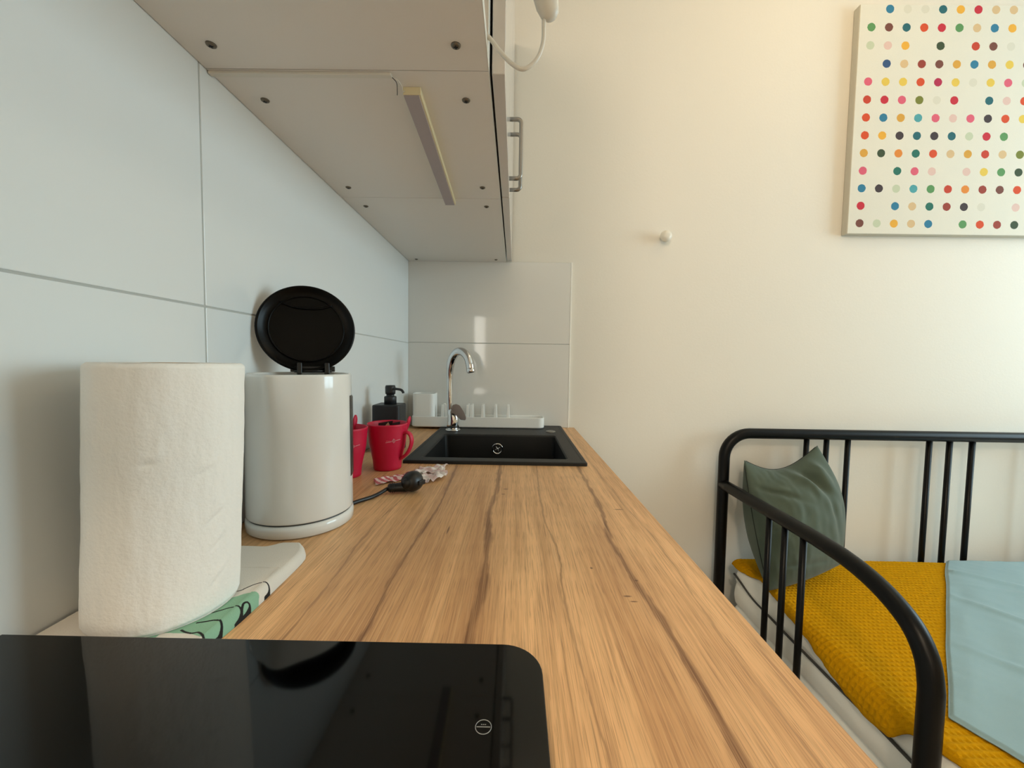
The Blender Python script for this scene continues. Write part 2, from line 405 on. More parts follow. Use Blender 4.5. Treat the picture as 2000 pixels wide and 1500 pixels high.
# ------------------------------------------------------------ worktop (with the sink cut-out) and base cabinets
b = B(); t = bmesh.new()
X0, X1, Y0, Y1 = WX, .217, -.62, WY
hx0, hx1, hy0, hy1 = -.232, .142, .932, 1.27
for (a0, c0, a1, c1) in ((X0, Y0, X1, hy0), (X0, hy0, hx0, hy1), (hx1, hy0, X1, hy1), (X0, hy1, X1, Y1)):
    b.box((a0, c0, CT-.038), (a1, c1, CT))
bmesh.ops.remove_doubles(b.bm, verts=b.bm.verts[:], dist=1e-5)
o = obj('worktop', b, 'wood', loc=(0, 0, CT)); tag(o, 'long oak-look laminate kitchen worktop with dark cracks, running to the sink', 'worktop')
def base_unit(y0, y1, label):
    e = empty('base_cabinet', (-.1, (y0+y1)/2, -1.135))
    tag(e, label, 'cabinet', 'base cabinets under the worktop')
    b = B(); b.box((WX, y0, -1.0), (.155, y0+.016, CT-.038)); b.box((WX, y1-.016, -1.0), (.155, y1, CT-.038))
    b.box((WX, y0+.016, -1.0), (.155, y1-.016, -.984)); b.box((WX+.05, y0+.01, -1.135), (.12, y1-.01, -1.0))
    obj('carcass', b, 'melamine', e)
    d = obj('door', B().box((.157, y0+.002, -1.0), (.175, y1-.002, CT-.045), .0015), 'door_white', e)
    obj('handle', B().tube([(.175, y1-.05, -.45), (.205, y1-.05, -.45), (.205, y1-.05, -.33), (.175, y1-.05, -.33)], .005, 10), 'steel', d)
base_unit(-.6, .0, 'white base cabinet under the front of the worktop')
base_unit(.0, .45, 'white base cabinet under the hob')
base_unit(.45, .9, 'white base cabinet under the kettle and mugs')
base_unit(.9, 1.45, 'white base cabinet under the black sink')

# ------------------------------------------------------------ wall cabinets
CX = -.0375; TOP = 1.10
def screw(parent, x, y):
    s = obj('screw', B().lathe([(0, -.0022), (.0035, -.0022), (.0052, -.0012), (.0056, 0), (0, 0)], 20, Matrix.Translation((x, y, CB))), 'screw', parent)
    b = B(); b.box((x-.0026, y-.0006, CB-.0026), (x+.0026, y+.0006, CB-.0015)); b.box((x-.0006, y-.0026, CB-.0026), (x+.0006, y+.0026, CB-.0015))
    obj('cross_slot', b, 'screw_slot', s)
def wall_unit(y0, y1, label, doors, screws, gap=.0006):
    e = empty('wall_cabinet', ((WX+CX)/2, (y0+y1)/2, CB)); tag(e, label, 'cabinet')
    y0 += gap; y1 -= gap; t = .016
    b = B()
    b.box((WX+.001, y0, CB), (CX-.0008, y1, CB+t)); b.box((WX+.001, y0, TOP-t), (CX-.0008, y1, TOP))
    b.box((WX+.001, y0, CB+t), (CX-.0008, y0+t, TOP-t)); b.box((WX+.001, y1-t, CB+t), (CX-.0008, y1, TOP-t))
    b.box((WX+.001, y0+t, CB+t), (WX+.005, y1-t, TOP-t))
    for z in (.62, .86): b.box((WX+.005, y0+t, z), (CX-.02, y1-t, z+t))
    obj('carcass', b, 'melamine', e)
    b = B(); b.box((CX-.0007, y0, CB), (CX, y1, CB+t)); b.box((CX-.0007, y0, CB+t), (CX, y0+t, TOP)); b.box((CX-.0007, y1-t, CB+t), (CX, y1, TOP))
    obj('edge_band', b, 'melamine_edge', e)
    for d0, d1, hy in doors:
        d = obj('door', B().box((CX+.003, d0+.001, CB+.0035), (CX+.0195, d1-.001, TOP), .0012), 'door_white', e)
        if hy is not None:
            xh = CX+.0195; zb, zt, r = .384, .504, .008
            path = [(xh, hy, zb)]+[(xh+.023-r+r*math.sin(a), hy, zb+r-r*math.cos(a)) for a in [PI/2*k/5 for k in range(6)]]
            path += [(xh+.023-r+r*math.cos(a), hy, zt-r+r*math.sin(a)) for a in [PI/2*k/5 for k in range(6)]]+[(xh, hy, zt)]
            h = obj('handle', B().tube(path, .0042, 14), 'steel', d)
    for x, y in screws: screw(e, x, y)
    return e
wall_unit(-.29, .511, 'open wall cabinet nearest the viewer, doorless, with a white cable coming out of its front', [], [(-.349, .473), (-.072, .471), (-.349, -.25), (-.072, -.25)])
wall_unit(.511, .896, 'middle wall cabinet, above the kettle, with a light bar under it', [(.520, .896, .868)], [(-.348, .570), (-.072, .566), (-.348, .846), (-.072, .840)])
wall_unit(.896, 1.452, 'wall cabinet over the sink, furthest from the viewer', [(.897, 1.452, .924)], [(-.349, .946), (-.071, .940), (-.350, 1.424), (-.072, 1.417)])
# cable trunking and light bar
o = obj('cable_trunking', B().box((WX+.001, .5135, CB-.0035), (-.158, .5205, CB-.0001), .0008), 'white_plastic', loc=(-.27, .52, CB))
tag(o, 'thin white cable trunking under the wall cabinets', 'cable cover')
e = empty('light_bar', (-.145, .72, CB)); tag(e, 'slim white under-cabinet light bar, switched off', 'light')
def bar(x0, x1, z0, z1, y0, y1, bev=.0006):
    b = B(); t = bmesh.new(); t.free()
    b.box((x0, y0, z0), (x1, y1, z1), bev)
    for v in b.bm.verts: v.co.x += -.009*((v.co.y-.54)/.37)
    return b
obj('housing', bar(-.1505, -.1275, CB-.0095, CB-.0001, .540, .908), 'led_side', e)
obj('diffuser', bar(-.1500, -.1300, CB-.0108, CB-.0090, .5415, .9065, .0004), 'led_diff', e)
wp = [(-.158, .520, CB-.003), (-.152, .523, CB-.004), (-.1495, .530, CB-.006), (-.1500, .537, CB-.008), (-.1485, .5395, CB-.006)]
obj('wire', B().tube(catmull(wp), .0006, 8), 'white_plastic', e)
wp = [(-.158, .519, CB-.003), (-.154, .524, CB-.006), (-.1555, .532, CB-.011), (-.1560, .5335, CB-.015)]
obj('loose_wire', B().tube(catmull(wp), .0005, 8), 'dark_gap', e)
# inline switch on its cable
e = empty('cord_switch', (.02, .48, .42)); tag(e, 'white rocker switch hanging on a looped white cable by the cabinet front', 'switch')
pth = catmull([(-.07, .48, .372), (-.045, .48, .372), (-.036, .48, .369), (-.024, .48, .355), (-.009, .48, .340), (.005, .48, .3345), (.019, .48, .345), (.026, .48, .364), (.0265, .48, .388)], 8)
obj('cable', B().tube(pth, .0024, 12), 'white_plastic', e)
mt = Matrix.Translation((.0215, .48, .432)) @ Matrix.Rotation(math.radians(-17), 4, 'Y')
b = B(); b.lathe([(0, -.046), (.006, -.045), (.0105, -.040), (.013, -.030), (.0135, 0), (.013, .030), (.0105, .040), (.006, .045), (0, .046)], 28, mt @ Matrix.Diagonal((1, .72, 1, 1)))
obj('switch_body', b, 'white_plastic', e)
obj('rocker', B().box((-.006, -.0125, -.012), (.006, -.008, .012), .002, 3, mt), 'melamine_edge', e)
obj('joint_line', B().tube([mt @ Vector((.0135*math.cos(a)*0, 0, 0))+mt.to_3x3() @ Vector((.0002, .0099*math.cos(a), .044*math.sin(a))) for a in [2*PI*k/40 for k in range(40)]], .0005, 6, closed=True), 'dark_gap', e)

# ------------------------------------------------------------ hob
e = empty('hob', (-.18, .1, CT)); tag(e, 'black glass hob with a rounded corner in front of the paper roll', 'hob')
ht = CT+.0245
obj('glass_top', B().prism(rrect(WX+.001, -.28, 0.0218, .2905, .028, 10, (1, 1, 1, 0)), ht-.006, ht, .0007, smooth=False), 'hob', e)
obj('base', B().box((WX+.01, -.26, CT+.0002), (.008, .276, ht-.006), .002), 'black_plastic', e)
b = B(); cx, cy, r = -.0152, .2215, .0046
b.tube([(cx+r*math.cos(a), cy+r*math.sin(a), ht+.0001) for a in [2*PI*k/40 for k in range(40)]], .00022, 6, closed=True)
b.box((cx-.0040, cy-.0002, ht), (cx+.0040, cy+.0002, ht+.0002))
for k in range(3): b.box((cx-.0015+k*.0011, cy+.0014, ht), (cx-.0008+k*.0011, cy+.0018, ht+.0001))
obj('control_mark', b, 'hob_mark', e)

# ------------------------------------------------------------ folded tea towel
def towel_mat():
    m = bpy.data.materials.new('printed_cotton'); m.use_nodes = True; nt = m.node_tree; N = nt.nodes; L = nt.links
    bs = N['Principled BSDF']; bs.inputs['Roughness'].default_value = .9
    a = N.new('ShaderNodeAttribute'); a.attribute_name = 'print'
    L.new(a.outputs['Color'], bs.inputs['Base Color'])
    tc = N.new('ShaderNodeTexCoord'); n = N.new('ShaderNodeTexNoise'); n.inputs['Scale'].default_value = 900
    bu = N.new('ShaderNodeBump'); bu.inputs['Strength'].default_value = .3; bu.inputs['Distance'].default_value = .0008
    L.new(tc.outputs['Object'], n.inputs['Vector']); L.new(n.outputs['Fac'], bu.inputs['Height']); L.new(bu.outputs[0], bs.inputs['Normal'])
    return m
M['towel'] = towel_mat()
# right edge of the towel (x at y) and its far edge
RE = [(.300, -.2450), (.3187, -.2430), (.3347, -.2413), (.3448, -.2405), (.3746, -.2398), (.410, -.2402), (.4477, -.2410), (.460, -.2430), (.4680, -.2465), (.4751, -.2512), (.4810, -.2570), (.4851, -.2660)]
def redge(y):
    if y <= RE[0][0]: return RE[0][1]
    for (a, xa), (c, xc) in zip(RE, RE[1:]):
        if y <= c: return xa+(xc-xa)*(y-a)/(c-a)
    return RE[-1][1]
def towel_pt(u, v):
    u = 1-(1-u)**1.6
    yb = .4740+.0112*sm((u-.62)/.20)-.010*(1-sm(u/.35))
    y = .301+v*(yb-.301); xr = redge(y)
    x = WX+.003+u*(xr-WX-.003)
    d = min(xr-x, (yb-y)+.0002)
    h = .0108*(1-max(0, 1-max(d, 0)/.008)**2)**.5
    h += .0008*nz(x*30, y*30)
    if y < .42 and x < -.25: h = min(h, .0100)
    return Vector((x, y, CT+.0003+max(h, 0)))
b = B(); b.grid(towel_pt, 330, 520)
b.grid(lambda u, v: Vector((towel_pt(u, v).x, towel_pt(u, v).y, CT+.0003)), 20, 16)
ow = obj('tea_towel', b, 'towel', loc=(0, 0, CT)); tag(ow, 'folded white tea towel with a green and black leaf print, under the paper roll', 'tea towel')
me = ow.data; at = me.color_attributes.new('print', 'FLOAT_COLOR', 'POINT')
def poly_d(p, pts):
    best = 9
    for a, c in zip(pts, pts[1:]):
        ax, ay = a; bx, by = c; vx, vy = bx-ax, by-ay; L2 = vx*vx+vy*vy+1e-12
        t = max(0, min(1, ((p[0]-ax)*vx+(p[1]-ay)*vy)/L2)); best = min(best, math.hypot(p[0]-ax-t*vx, p[1]-ay-t*vy))
    return best
def smooth2(l, n=5): return [(p.x, p.y) for p in catmull([(x, y, 0) for x, y in l], n)]
LINES = [(smooth2(l), w) for l, w in (
    ([(-.300, .360), (-.2655, .3752), (-.2607, .3806), (-.2568, .3870), (-.2519, .3910), (-.2454, .3905), (-.2405, .3865), (-.2395, .378)], .0007),
    ([(-.270, .338), (-.2596, .3453), (-.2546, .3493), (-.2482, .3515), (-.2430, .3491), (-.2408, .3442), (-.2405, .338)], .0008),
    ([(-.2410, .3470), (-.2440, .3520), (-.2456, .3565), (-.2440, .3595), (-.2412, .3583), (-.2402, .3531), (-.2400, .348)], .0009),
    ([(-.2663, .3283), (-.2604, .3302), (-.2544, .3322), (-.2496, .3317), (-.2446, .3273), (-.2425, .3219), (-.2428, .3165)], .0009),
    ([(-.2717, .3187), (-.2672, .3167), (-.2610, .3153), (-.2562, .3165), (-.2518, .3145), (-.2462, .3100)], .0009),
    ([(-.385, .345), (-.372, .352), (-.362, .356), (-.35, .365)], .0007))]
BBS = [(min(p[0] for p in l)-w, max(p[0] for p in l)+w, min(p[1] for p in l)-w, max(p[1] for p in l)+w) for l, w in LINES]
GT = smooth2([(-.310, .33), (-.285, .350), (-.2615, .3659), (-.2548, .3719), (-.2481, .3743), (-.2427, .3737), (-.2405, .3700), (-.2385, .366)])
def gtop(x):
    for (a, ya), (c, yc) in zip(GT, GT[1:]):
        if x <= c: return ya+(yc-ya)*(x-a)/(c-a+1e-9)
    return GT[-1][1]
for v in me.vertices:
    x, y = v.co.x, v.co.y
    c = (222, 216, 206)
    if x > -.31 and y < gtop(x): c = (138, 182, 154)
    if y < .3150 and y < .3150-(x+.262)*.30 and x > -.285: c = (222, 216, 206)
    if x < -.36 and .348 < y < .375: c = (120, 150, 110)
    if any(bb[0] < x < bb[1] and bb[2] < y < bb[3] and poly_d((x, y), l) < w for (l, w), bb in zip(LINES, BBS)): c = (22, 20, 20)
    at.data[v.index].color = lin(c)

# ------------------------------------------------------------ kitchen paper roll
e = empty('paper_roll', (-.314, .356, CT+.0112)); tag(e, 'large upright white kitchen paper roll behind the hob', 'paper roll')
rc = Vector((-.314, .3565)); zb = CT+.0108; H = .2190
def roll_pt(u, v):
    a = 2*PI*u; z = zb+H*v
    r = .0553
    r += .0010*nz(math.cos(a)*2.2, math.sin(a)*2.2, z*14)+.0004*nz(math.cos(a)*9, math.sin(a)*9, z*60)
    # diagonal creases in the loose outer sheet, facing the room
    for a0, zc, sl, L in ((-.42, .128, .5, .10), (-.28, .086, .7, .16), (-.22, .062, .8, .13), (-.20, .030, .8, .14), (-1.1, .140, .2, .12)):
        da = (a-2*PI if a > PI else a)-a0
        zz = (z-zb)-zc-sl*.055*da
        r -= .0008*math.exp(-(zz/.0024)**2-(da/L)**2)-.0007*math.exp(-((zz-.006)/.004)**2-(da/L)**2)
    ed = min(v, 1-v)*H
    r -= .0030*max(0, 1-ed/.004)**2
    return Vector((rc.x-.002+.010*v+r*math.cos(a), rc.y+r*math.sin(a), z))
b = B(); b.grid(roll_pt, 260, 260)
bmesh.ops.remove_doubles(b.bm, verts=b.bm.verts[:], dist=1e-5)
b.lathe([(.020, zb), (.0525, zb)], 64, Matrix.Translation((rc.x, rc.y, 0)))
b.lathe([(.020, zb+H), (.0525, zb+H)], 64, Matrix.Translation((rc.x+.008, rc.y, 0)))
obj('paper', b, 'paper', e, sharp='keep')
obj('core_tube', B().lathe([(.0205, zb), (.0205, zb+H), (.019, zb+H), (.019, zb), (.0205, zb)], 40, Matrix.Translation((rc.x, rc.y, 0)), lambda c: c+Vector((-.002+.010*(c.z-zb)/H, 0, 0))), 'sachet_tan', e)
b = B(); b.grid(lambda u, v: Vector((rc.x-.002+.010*v+(.0560+.0004*math.sin(v*40))*math.cos(2.6+u*.5), rc.y+.0560*math.sin(2.6+u*.5), zb+.002+v*(H-.004))), 8, 30)
obj('loose_end', b, 'paper', e, sharp='keep')

# ------------------------------------------------------------ kettle
kc = Vector((-.3065, .573, CT)); e = empty('kettle', kc); tag(e, 'white electric kettle with its black lid standing open', 'kettle')
T = Matrix.Translation(kc)
hd = math.atan2(.0625, -.012)           # hinge azimuth (away from the viewer)
obj('base', B().lathe([(0, .0003), (.066, .0003), (.0695, .003), (.0700, .012), (.0692, .0165), (.066, .018), (0, .018)], 72, T), 'kettle_white', e)
obj('gap_ring', B().lathe([(.0665, .0178), (.0660, .0205), (0, .0205), (0, .0178)], 72, T), 'dark_gap', e)
KH = .2145
def spout(co):
    a = math.atan2(co.y, co.x); da = (a-math.radians(-88)+PI) % (2*PI)-PI
    k = math.exp(-(da/.26)**2)*sm((co.z-.13)/.08)*.010
    r = math.hypot(co.x, co.y)
    if r > .04: return Vector((co.x*(1+k/r), co.y*(1+k/r), co.z))
    return co
prof = [(0, .0195), (.0665, .0195), (.0688, .0208), (.0690, .0225)]+[(.0690-.0012*(k/12), .0225+(KH-.026)*(k/12)) for k in range(1, 13)]
prof += [(.0676, KH-.0015), (.0665, KH), (.0645, KH+.0002), (.0635, KH-.002), (.0630, KH-.03), (.0630, .04), (0, .04)]
obj('body', B().lathe(prof, 96, T, spout), 'kettle_white', e)
b = B()
def win(u, v):
    a = math.radians(5+u*20); z = .065+v*.118
    rr_ = .0697-.0009*(z/.2)
    edge = min(min(u, 1-u)*.0245, min(v, 1-v)*.118)
    return Vector((kc.x+rr_*math.cos(a), kc.y+rr_*math.sin(a), kc.z+z))+Vector((math.cos(a), math.sin(a), 0))*(.0013*min(1, edge/.003)-.0006)
b.grid(win, 14, 40); obj('water_gauge', b, 'kettle_window', e, sharp='keep')
# handle on the far side
hx, hy = math.cos(hd), math.sin(hd)
def hp(r, z): return (kc.x+r*hx, kc.y+r*hy, kc.z+z)
obj('handle', B().tube(catmull([hp(.060, .198), hp(.085, .202), hp(.100, .190), hp(.104, .150), hp(.098, .085), hp(.085, .055), hp(.062, .050)], 8), .010, 16, sx=1, sy=.85), 'kettle_white', e)
# lid: disc standing on its hinge, underside towards the viewer
hin = Vector((-.3175, .6165, kc.z+KH+.003)); tilt = math.radians(8)
Zl = Vector((.5, -.866, 0)); upv = Vector((0, 0, 1))
nrm = (Zl*math.cos(tilt)+upv*math.sin(tilt)).normalized()      # underside normal
lup = (upv*math.cos(tilt)-Zl*math.sin(tilt)).normalized(); lrt = lup.cross(nrm).normalized()
ml = Matrix((lrt, lup, nrm)).transposed().to_4x4(); ml.translation = hin+lup*.0645; ml = ml @ Matrix.Diagonal((1, .97, 1, 1))
R_ = .0690
lid = obj('lid', B().lathe([(0, -.006), (.055, -.006), (R_-.003, -.004), (R_, 0), (R_, .003), (R_-.0015, .005), (R_-.004, .005), (R_-.006, .0005), (.050, -.0003), (0, -.0008)], 80, ml), 'black_gloss', e)
b = B()
for s_ in (1,):
    pts = [(.052*math.cos(a), .052*math.sin(a), .0012) for a in [2*PI*k/60 for k in range(60)]]
    b.tube([ml @ Vector(p) for p in pts], .0012, 8, closed=True)
pts = [(-.036, .040, .0012), (-.015, .033, .0018), (.015, .033, .0018), (.036, .040, .0012)]
b.tube([ml @ Vector(p) for p in catmull(pts)], .0014, 8)
obj('seal_ring', b, 'black_gloss', lid)
b = B()
for sx in (-.019, .019):
    b.box((sx-.0035+.007, -.073, -.004), (sx+.0035+.007, -.055, .008), .0012, 2, ml)
b.cyl(ml @ Vector((-.019, -.068, .003)), ml @ Vector((.033, -.068, .003)), .0022, 12)
b.box((-.024, -.0685, -.003), (.038, -.060, .001), .0008, 2, ml)
obj('hinge', b, 'black_plastic', lid)
# cord and plug
zc = CT+.0036
cord = catmull([(-.262, .632, zc), (-.252, .650, zc), (-.240, .667, zc), (-.232, .683, zc+.001), (-.2240, .697, zc+.004), (-.2165, .704, zc+.007)], 8)
cdo = obj('cord', B().tube(cord, .0032, 12), 'black_plastic', e)
e2 = cdo
P0, P1 = Vector((-.222, .700, CT+.0095)), Vector((-.187, .708, CT+.0105))
b = B(); d = (P1-P0)
b.tube([P0+d*t for t in (0, .06, .3, .6, .85, 1)], [.0055, .0075, .0080, .0088, .0098, .009], 20, sx=.95, sy=1)
for k in range(3): b.tube([P0+d*(.1+.1*k), P0+d*(.14+.1*k)], .0086, 20)
obj('plug_grip', b, 'black_plastic', e2)
# round plug head, axis roughly up and towards the room
ax = Vector((.40, .90, -.06)).normalized(); hc = Vector((-.182, .7075, CT+.0195))
mh = ax.to_track_quat('Z', 'Y').to_matrix().to_4x4(); mh.translation = hc
b = B(); b.lathe([(0, -.015), (.010, -.015), (.0145, -.011), (.0178, -.003), (.0180, .006), (.0172, .012), (.0155, .0135), (0, .0135)], 40, mh)
b.lathe([(0, -.0182), (.0062, -.0182), (.0085, -.015), (.0085, -.010)], 24, mh)
for k in range(2):
    s_ = (-1, 1)[k]; b.box((s_*.018-.003, -.004, -.004), (s_*.018+.0015, .004, .013), .0012, 2, mh)
obj('plug_head', b, 'black_plastic', e2)
b = B()
for s_ in (-1, 1): b.cyl(mh @ Vector((0, s_*.0095, .0135)), mh @ Vector((0, s_*.0095, .030)), .0023, 12, .0006)
obj('plug_pin', b, 'steel', e2)

# ------------------------------------------------------------ red mugs
def mug(c, hdir, sdir, label, spoon_h, stuff=True):
    e = empty('mug', (c[0], c[1], CT)); tag(e, label, 'mug', 'red plastic mugs')
    T = Matrix.Translation((c[0], c[1], CT))
    pr = [(0, .0003), (.0275, .0003), (.0292, .002), (.0296, .008), (.0306, .020), (.0338, .036), (.0366, .048), (.0388, .060), (.0405, .078), (.0420, .096), (.0426, .0985), (.0412, .1000), (.0400, .0985), (.0388, .078), (.037, .060), (.0335, .040), (.029, .012), (0, .010)]
    obj('body', B().lathe(pr, 64, T), 'red', e)
    h = Vector((math.cos(hdir), math.sin(hdir), 0)); C_ = Vector((c[0], c[1], CT))
    pts = [C_+h*r+Vector((0, 0, z)) for r, z in ((.0385, .079), (.047, .081), (.0545, .075), (.0570, .062), (.0530, .047), (.045, .034), (.0330, .024))]
    obj('handle', B().tube(catmull(pts, 6), .0046, 14, sx=.75, sy=1.5), 'red', e)
    # spoon standing in the loop beside the rim, rounded end up
    s = Vector((math.cos(sdir), math.sin(sdir), 0)); p = C_+s*.0415
    b = B(); k0 = p+Vector((0, 0, .060))-s*.006; k1 = p+Vector((0, 0, .060+spoon_h))+s*.006
    ns = 12; pts = [k0+(k1-k0)*(i/ns) for i in range(ns+1)]
    ra = [.0038+.0048*sm((i/ns-.35)/.45) for i in range(ns+1)]; ra[-1] = .0035; ra[-2] = .0072
    b.tube(pts, ra, 14, sx=.42, sy=1); obj('spoon', b, 'red', e)
    # printed emblem: a line with a small diamond
    b = B(); ea = math.atan2(-c[1], -c[0])+.32
    def on_(a, z, out=.0004):
        r = .0388+(z-.060)*(.0405-.0388)/.018+out
        return (c[0]+r*math.cos(a), c[1]+r*math.sin(a), CT+z)
    for a0, a1, s1 in ((-.42, -.12, .06), (.12, .38, .06)):
        b.tube([on_(ea+a0+(a1-a0)*k/8, .0660+.006*(a0+(a1-a0)*k/8)) for k in range(9)], .0005, 6)
    for s_ in (1, .5):
        b.tube([on_(ea+.10*s_*math.cos(q), .0665+.0045*s_*math.sin(q)) for q in [PI/2*k for k in range(4)]], .00045, 6, closed=True)
    for k in range(5): b.tube([on_(ea-.38+k*.045, .0664), on_(ea-.365+k*.045, .0676)], .0003, 5)
    obj('emblem', b, 'emblem', e)
    return e
mug((-.275, .866), math.radians(-12), math.radians(22), 'red plastic mug with sachets in it, nearer the sink', .052)
mug((-.339, .802), math.radians(-105), math.radians(88), 'red plastic mug partly hidden behind the kettle', .058)
def packet(pts, mt, label, cat='sachet'):
    b = B(); a, c, d = (Vector(p) for p in pts)
    u = c-a; v = d-a; n = u.cross(v).normalized()
    b.grid(lambda s, t: a+u*s+v*t+n*.0012*math.sin(PI*s)*math.sin(PI*t), 8, 8); b.grid(lambda s, t: a+u*s+v*t-n*.0012*math.sin(PI*s)*math.sin(PI*t), 8, 8)
    o = obj('sachet', b, mt, loc=a); tag(o, label, cat); return o
g_ = Vector((-.275, .866, CT))
def G(x, y, z): return g_+Vector((x, y, z))
packet((G(-.024, .010, .030), G(.004, .022, .034), G(-.023, .010, .097)), 'sachet_dark', 'dark red sachet standing on the left inside the nearer mug')
packet((G(.002, .000, .040), G(.020, .000, .060), G(-.018, .006, .080)), 'sachet_tan', 'tan sachet leaning inside the nearer mug')
packet((G(.000, .014, .030), G(.024, .002, .036), G(.002, .018, .096)), 'sachet_dark', 'dark sachet standing at the back of the nearer mug')

# loose wrappers on the worktop
def wrapper(c, ux, uy, mt, label, amp, seed, lift=0):
    b = B(); C_ = Vector((c[0], c[1], CT+.001)); U = Vector((*ux, 0)); V = Vector((*uy, 0))
    def f(u, v):
        p = C_+U*(u-.5)+V*(v-.5)
        h = abs(nz(u*3.5+seed, v*2.5, seed))*amp*1.6+abs(math.sin((u*5+v*3)*2.2+seed))*amp*.6
        h += lift*sm((u-.45)/.55)*(.4+.6*abs(nz(u*4, v*3, seed+3))*2)
        return p+Vector((amp*.8*nz(u*4, v*4, seed+5), amp*.8*nz(u*4, v*4, seed+9), .0006+h))
    b.grid(f, 26, 18)
    o = obj('wrapper', b, mt, loc=C_, sharp='keep')
    md = o.modifiers.new('s', 'SOLIDIFY'); md.thickness = .0004; md.offset = -1
    tag(o, label, 'wrapper'); return o
wrapper((-.232, .782), (.062, .060), (-.016, .032), 'wrap_pink', 'flat pink and white striped sachet wrapper beside the plug', .003, 1.3)
wrapper((-.178, .838), (.060, .012), (.010, .062), 'wrap_white', 'crumpled white sachet wrapper lying before the sink', .005, 4.1, .006)
wrapper((-.160, .793), (.042, .040), (-.018, .046), 'wrap_white', 'crumpled white sachet wrapper right behind the plug head', .006, 7.7, .010)

# ------------------------------------------------------------ soap dispenser
e = empty('soap_dispenser', (-.3225, 1.04, CT)); tag(e, 'square matt black soap dispenser with a pump, in the tiled corner', 'soap dispenser')
b = B(); b.prism(rrect(-.3600, 1.0055, -.2900, 1.0755, .008), CT+.0005, CT+.122, .004, seg=3); obj('bottle', b, 'soap', e)
T = Matrix.Translation((-.3225, 1.04, CT-.006))
pump = obj('pump', B().lathe([(0, .127), (.0155, .127), (.0155, .146), (.0145, .148), (.010, .148), (.010, .153), (.0125, .154), (.0130, .160), (.0130, .172), (.0115, .176), (0, .1765)], 36, T), 'soap', e)
obj('spout', B().tube(catmull([(-.318, 1.035, CT+.162), (-.304, 1.03, CT+.1615), (-.291, 1.025, CT+.160), (-.285, 1.022, CT+.1555), (-.2835, 1.021, CT+.152)], 5), .0032, 12), 'soap', pump)

# ------------------------------------------------------------ sink, tap, cap
e = empty('sink', (-.045, 1.17, CT)); tag(e, 'black composite sink let into the far end of the worktop', 'sink')
RZ = CT+.008
b = B(); ox0, ox1, oy0, oy1 = -.2545, .1685, .9075, 1.446; ix0, ix1, iy0, iy1 = -.2185, .1285, .9485, 1.2535
def ring_loft(rings):
    t = bmesh.new(); vs = [[t.verts.new((x, y, z)) for x, y in pts] for pts, z in rings]
    n = len(vs[0])
    for a, c in zip(vs, vs[1:]):
        for k in range(n): t.faces.new((a[k], a[(k+1) % n], c[(k+1) % n], c[k]))
    t.faces.new(vs[-1])
    return t
O = lambda d, r: rrect(ox0+d, oy0+d, ox1-d, oy1-d, r, 6); I = lambda d, r: rrect(ix0+d, iy0+d, ix1-d, iy1-d, r, 6)
t = ring_loft([(O(0, .006), CT+.0003), (O(0, .006), RZ-.002), (O(.0022, .005), RZ), (O(.008, .005), RZ), (O(.011, .004), RZ-.001), (I(-.006, .012), RZ-.001), (I(-.001, .010), RZ-.0018), (I(.0015, .010), RZ-.006), (I(.008, .016), CT-.17), (I(.020, .02), CT-.185)])
b.merge(t); obj('bowl', b, 'sink', e, sharp='keep')
ocx, ocy, ocz = -.052, iy1-.0035, -.2720
mo = Matrix.Translation((ocx, ocy, ocz)) @ Matrix.Rotation(PI/2, 4, 'X')
ov = obj('overflow_ring', B().lathe([(.0125, -.002), (.0135, .0015), (.0160, .0022), (.0175, .0015), (.0180, -.002)], 40, mo), 'chrome', e)
b = B()
for k in range(4):
    a = .5+PI/2*k; b.tube([mo @ Vector((0, 0, .0005)), mo @ Vector((.0085*math.cos(a), .0085*math.sin(a), .0005))], .0012, 8)
b.lathe([(0, .002), (.003, .0018), (.0035, 0)], 16, mo); obj('overflow_cross', b, 'chrome', ov)
obj('drain', B().lathe([(0, .003), (.035, .003), (.042, .001), (.043, 0), (0, 0)], 40, Matrix.Translation((-.045, 1.10, CT-.185))), 'chrome', e)
o = obj('tap_hole_cap', B().lathe([(0, .0030), (.012, .0028), (.0155, .0018), (.0165, 0), (0, 0)], 40, Matrix.Translation((.120, 1.322, RZ-.0008))), 'steel', e)

tb = Vector((-.203, 1.322, RZ-.0008)); e = empty('tap', tb); tag(e, 'chrome swan-neck mixer tap on the sink ledge', 'tap')
T = Matrix.Translation(tb)
obj('base_ring', B().lathe([(0, .0002), (.0245, .0002), (.0250, .002), (.0235, .004), (0, .004)], 40, T), 'chrome', e)
bp = [tb+Vector((0, 0, .003)), tb+Vector((.000, 0, .02)), tb+Vector((.001, 0, .036)), tb+Vector((-.001, 0, .052)), tb+Vector((-.006, 0, .064)), tb+Vector((-.009, 0, .070))]
obj('body', B().tube(bp, [.0205, .0195, .019, .0175, .0145, .011], 32), 'chrome', e)
sp = [tb+Vector(p) for p in ((-.009, 0, .050), (-.011, 0, .10), (-.012, 0, .165), (-.010, -.002, .205), (-.002, -.008, .236), (.014, -.018, .256), (.033, -.029, .258), (.050, -.038, .243), (.058, -.043, .222), (.0615, -.045, .2045))]
pth = catmull(sp, 8)
obj('spout', B().tube(pth, [.0100 if i < 16 else .0100+.0032*sm((i-16)/10) for i in range(len(pth))], 28), 'chrome', e)
d = (pth[-1]-pth[-2]).normalized()
ae = obj('aerator', B().cyl(pth[-1]-d*.001, pth[-1]+d*.012, .0136, 32, .001), 'chrome', e)
obj('outlet', B().cyl(pth[-1]+d*.0122, pth[-1]+d*.0128, .0100, 28), 'black_plastic', e)
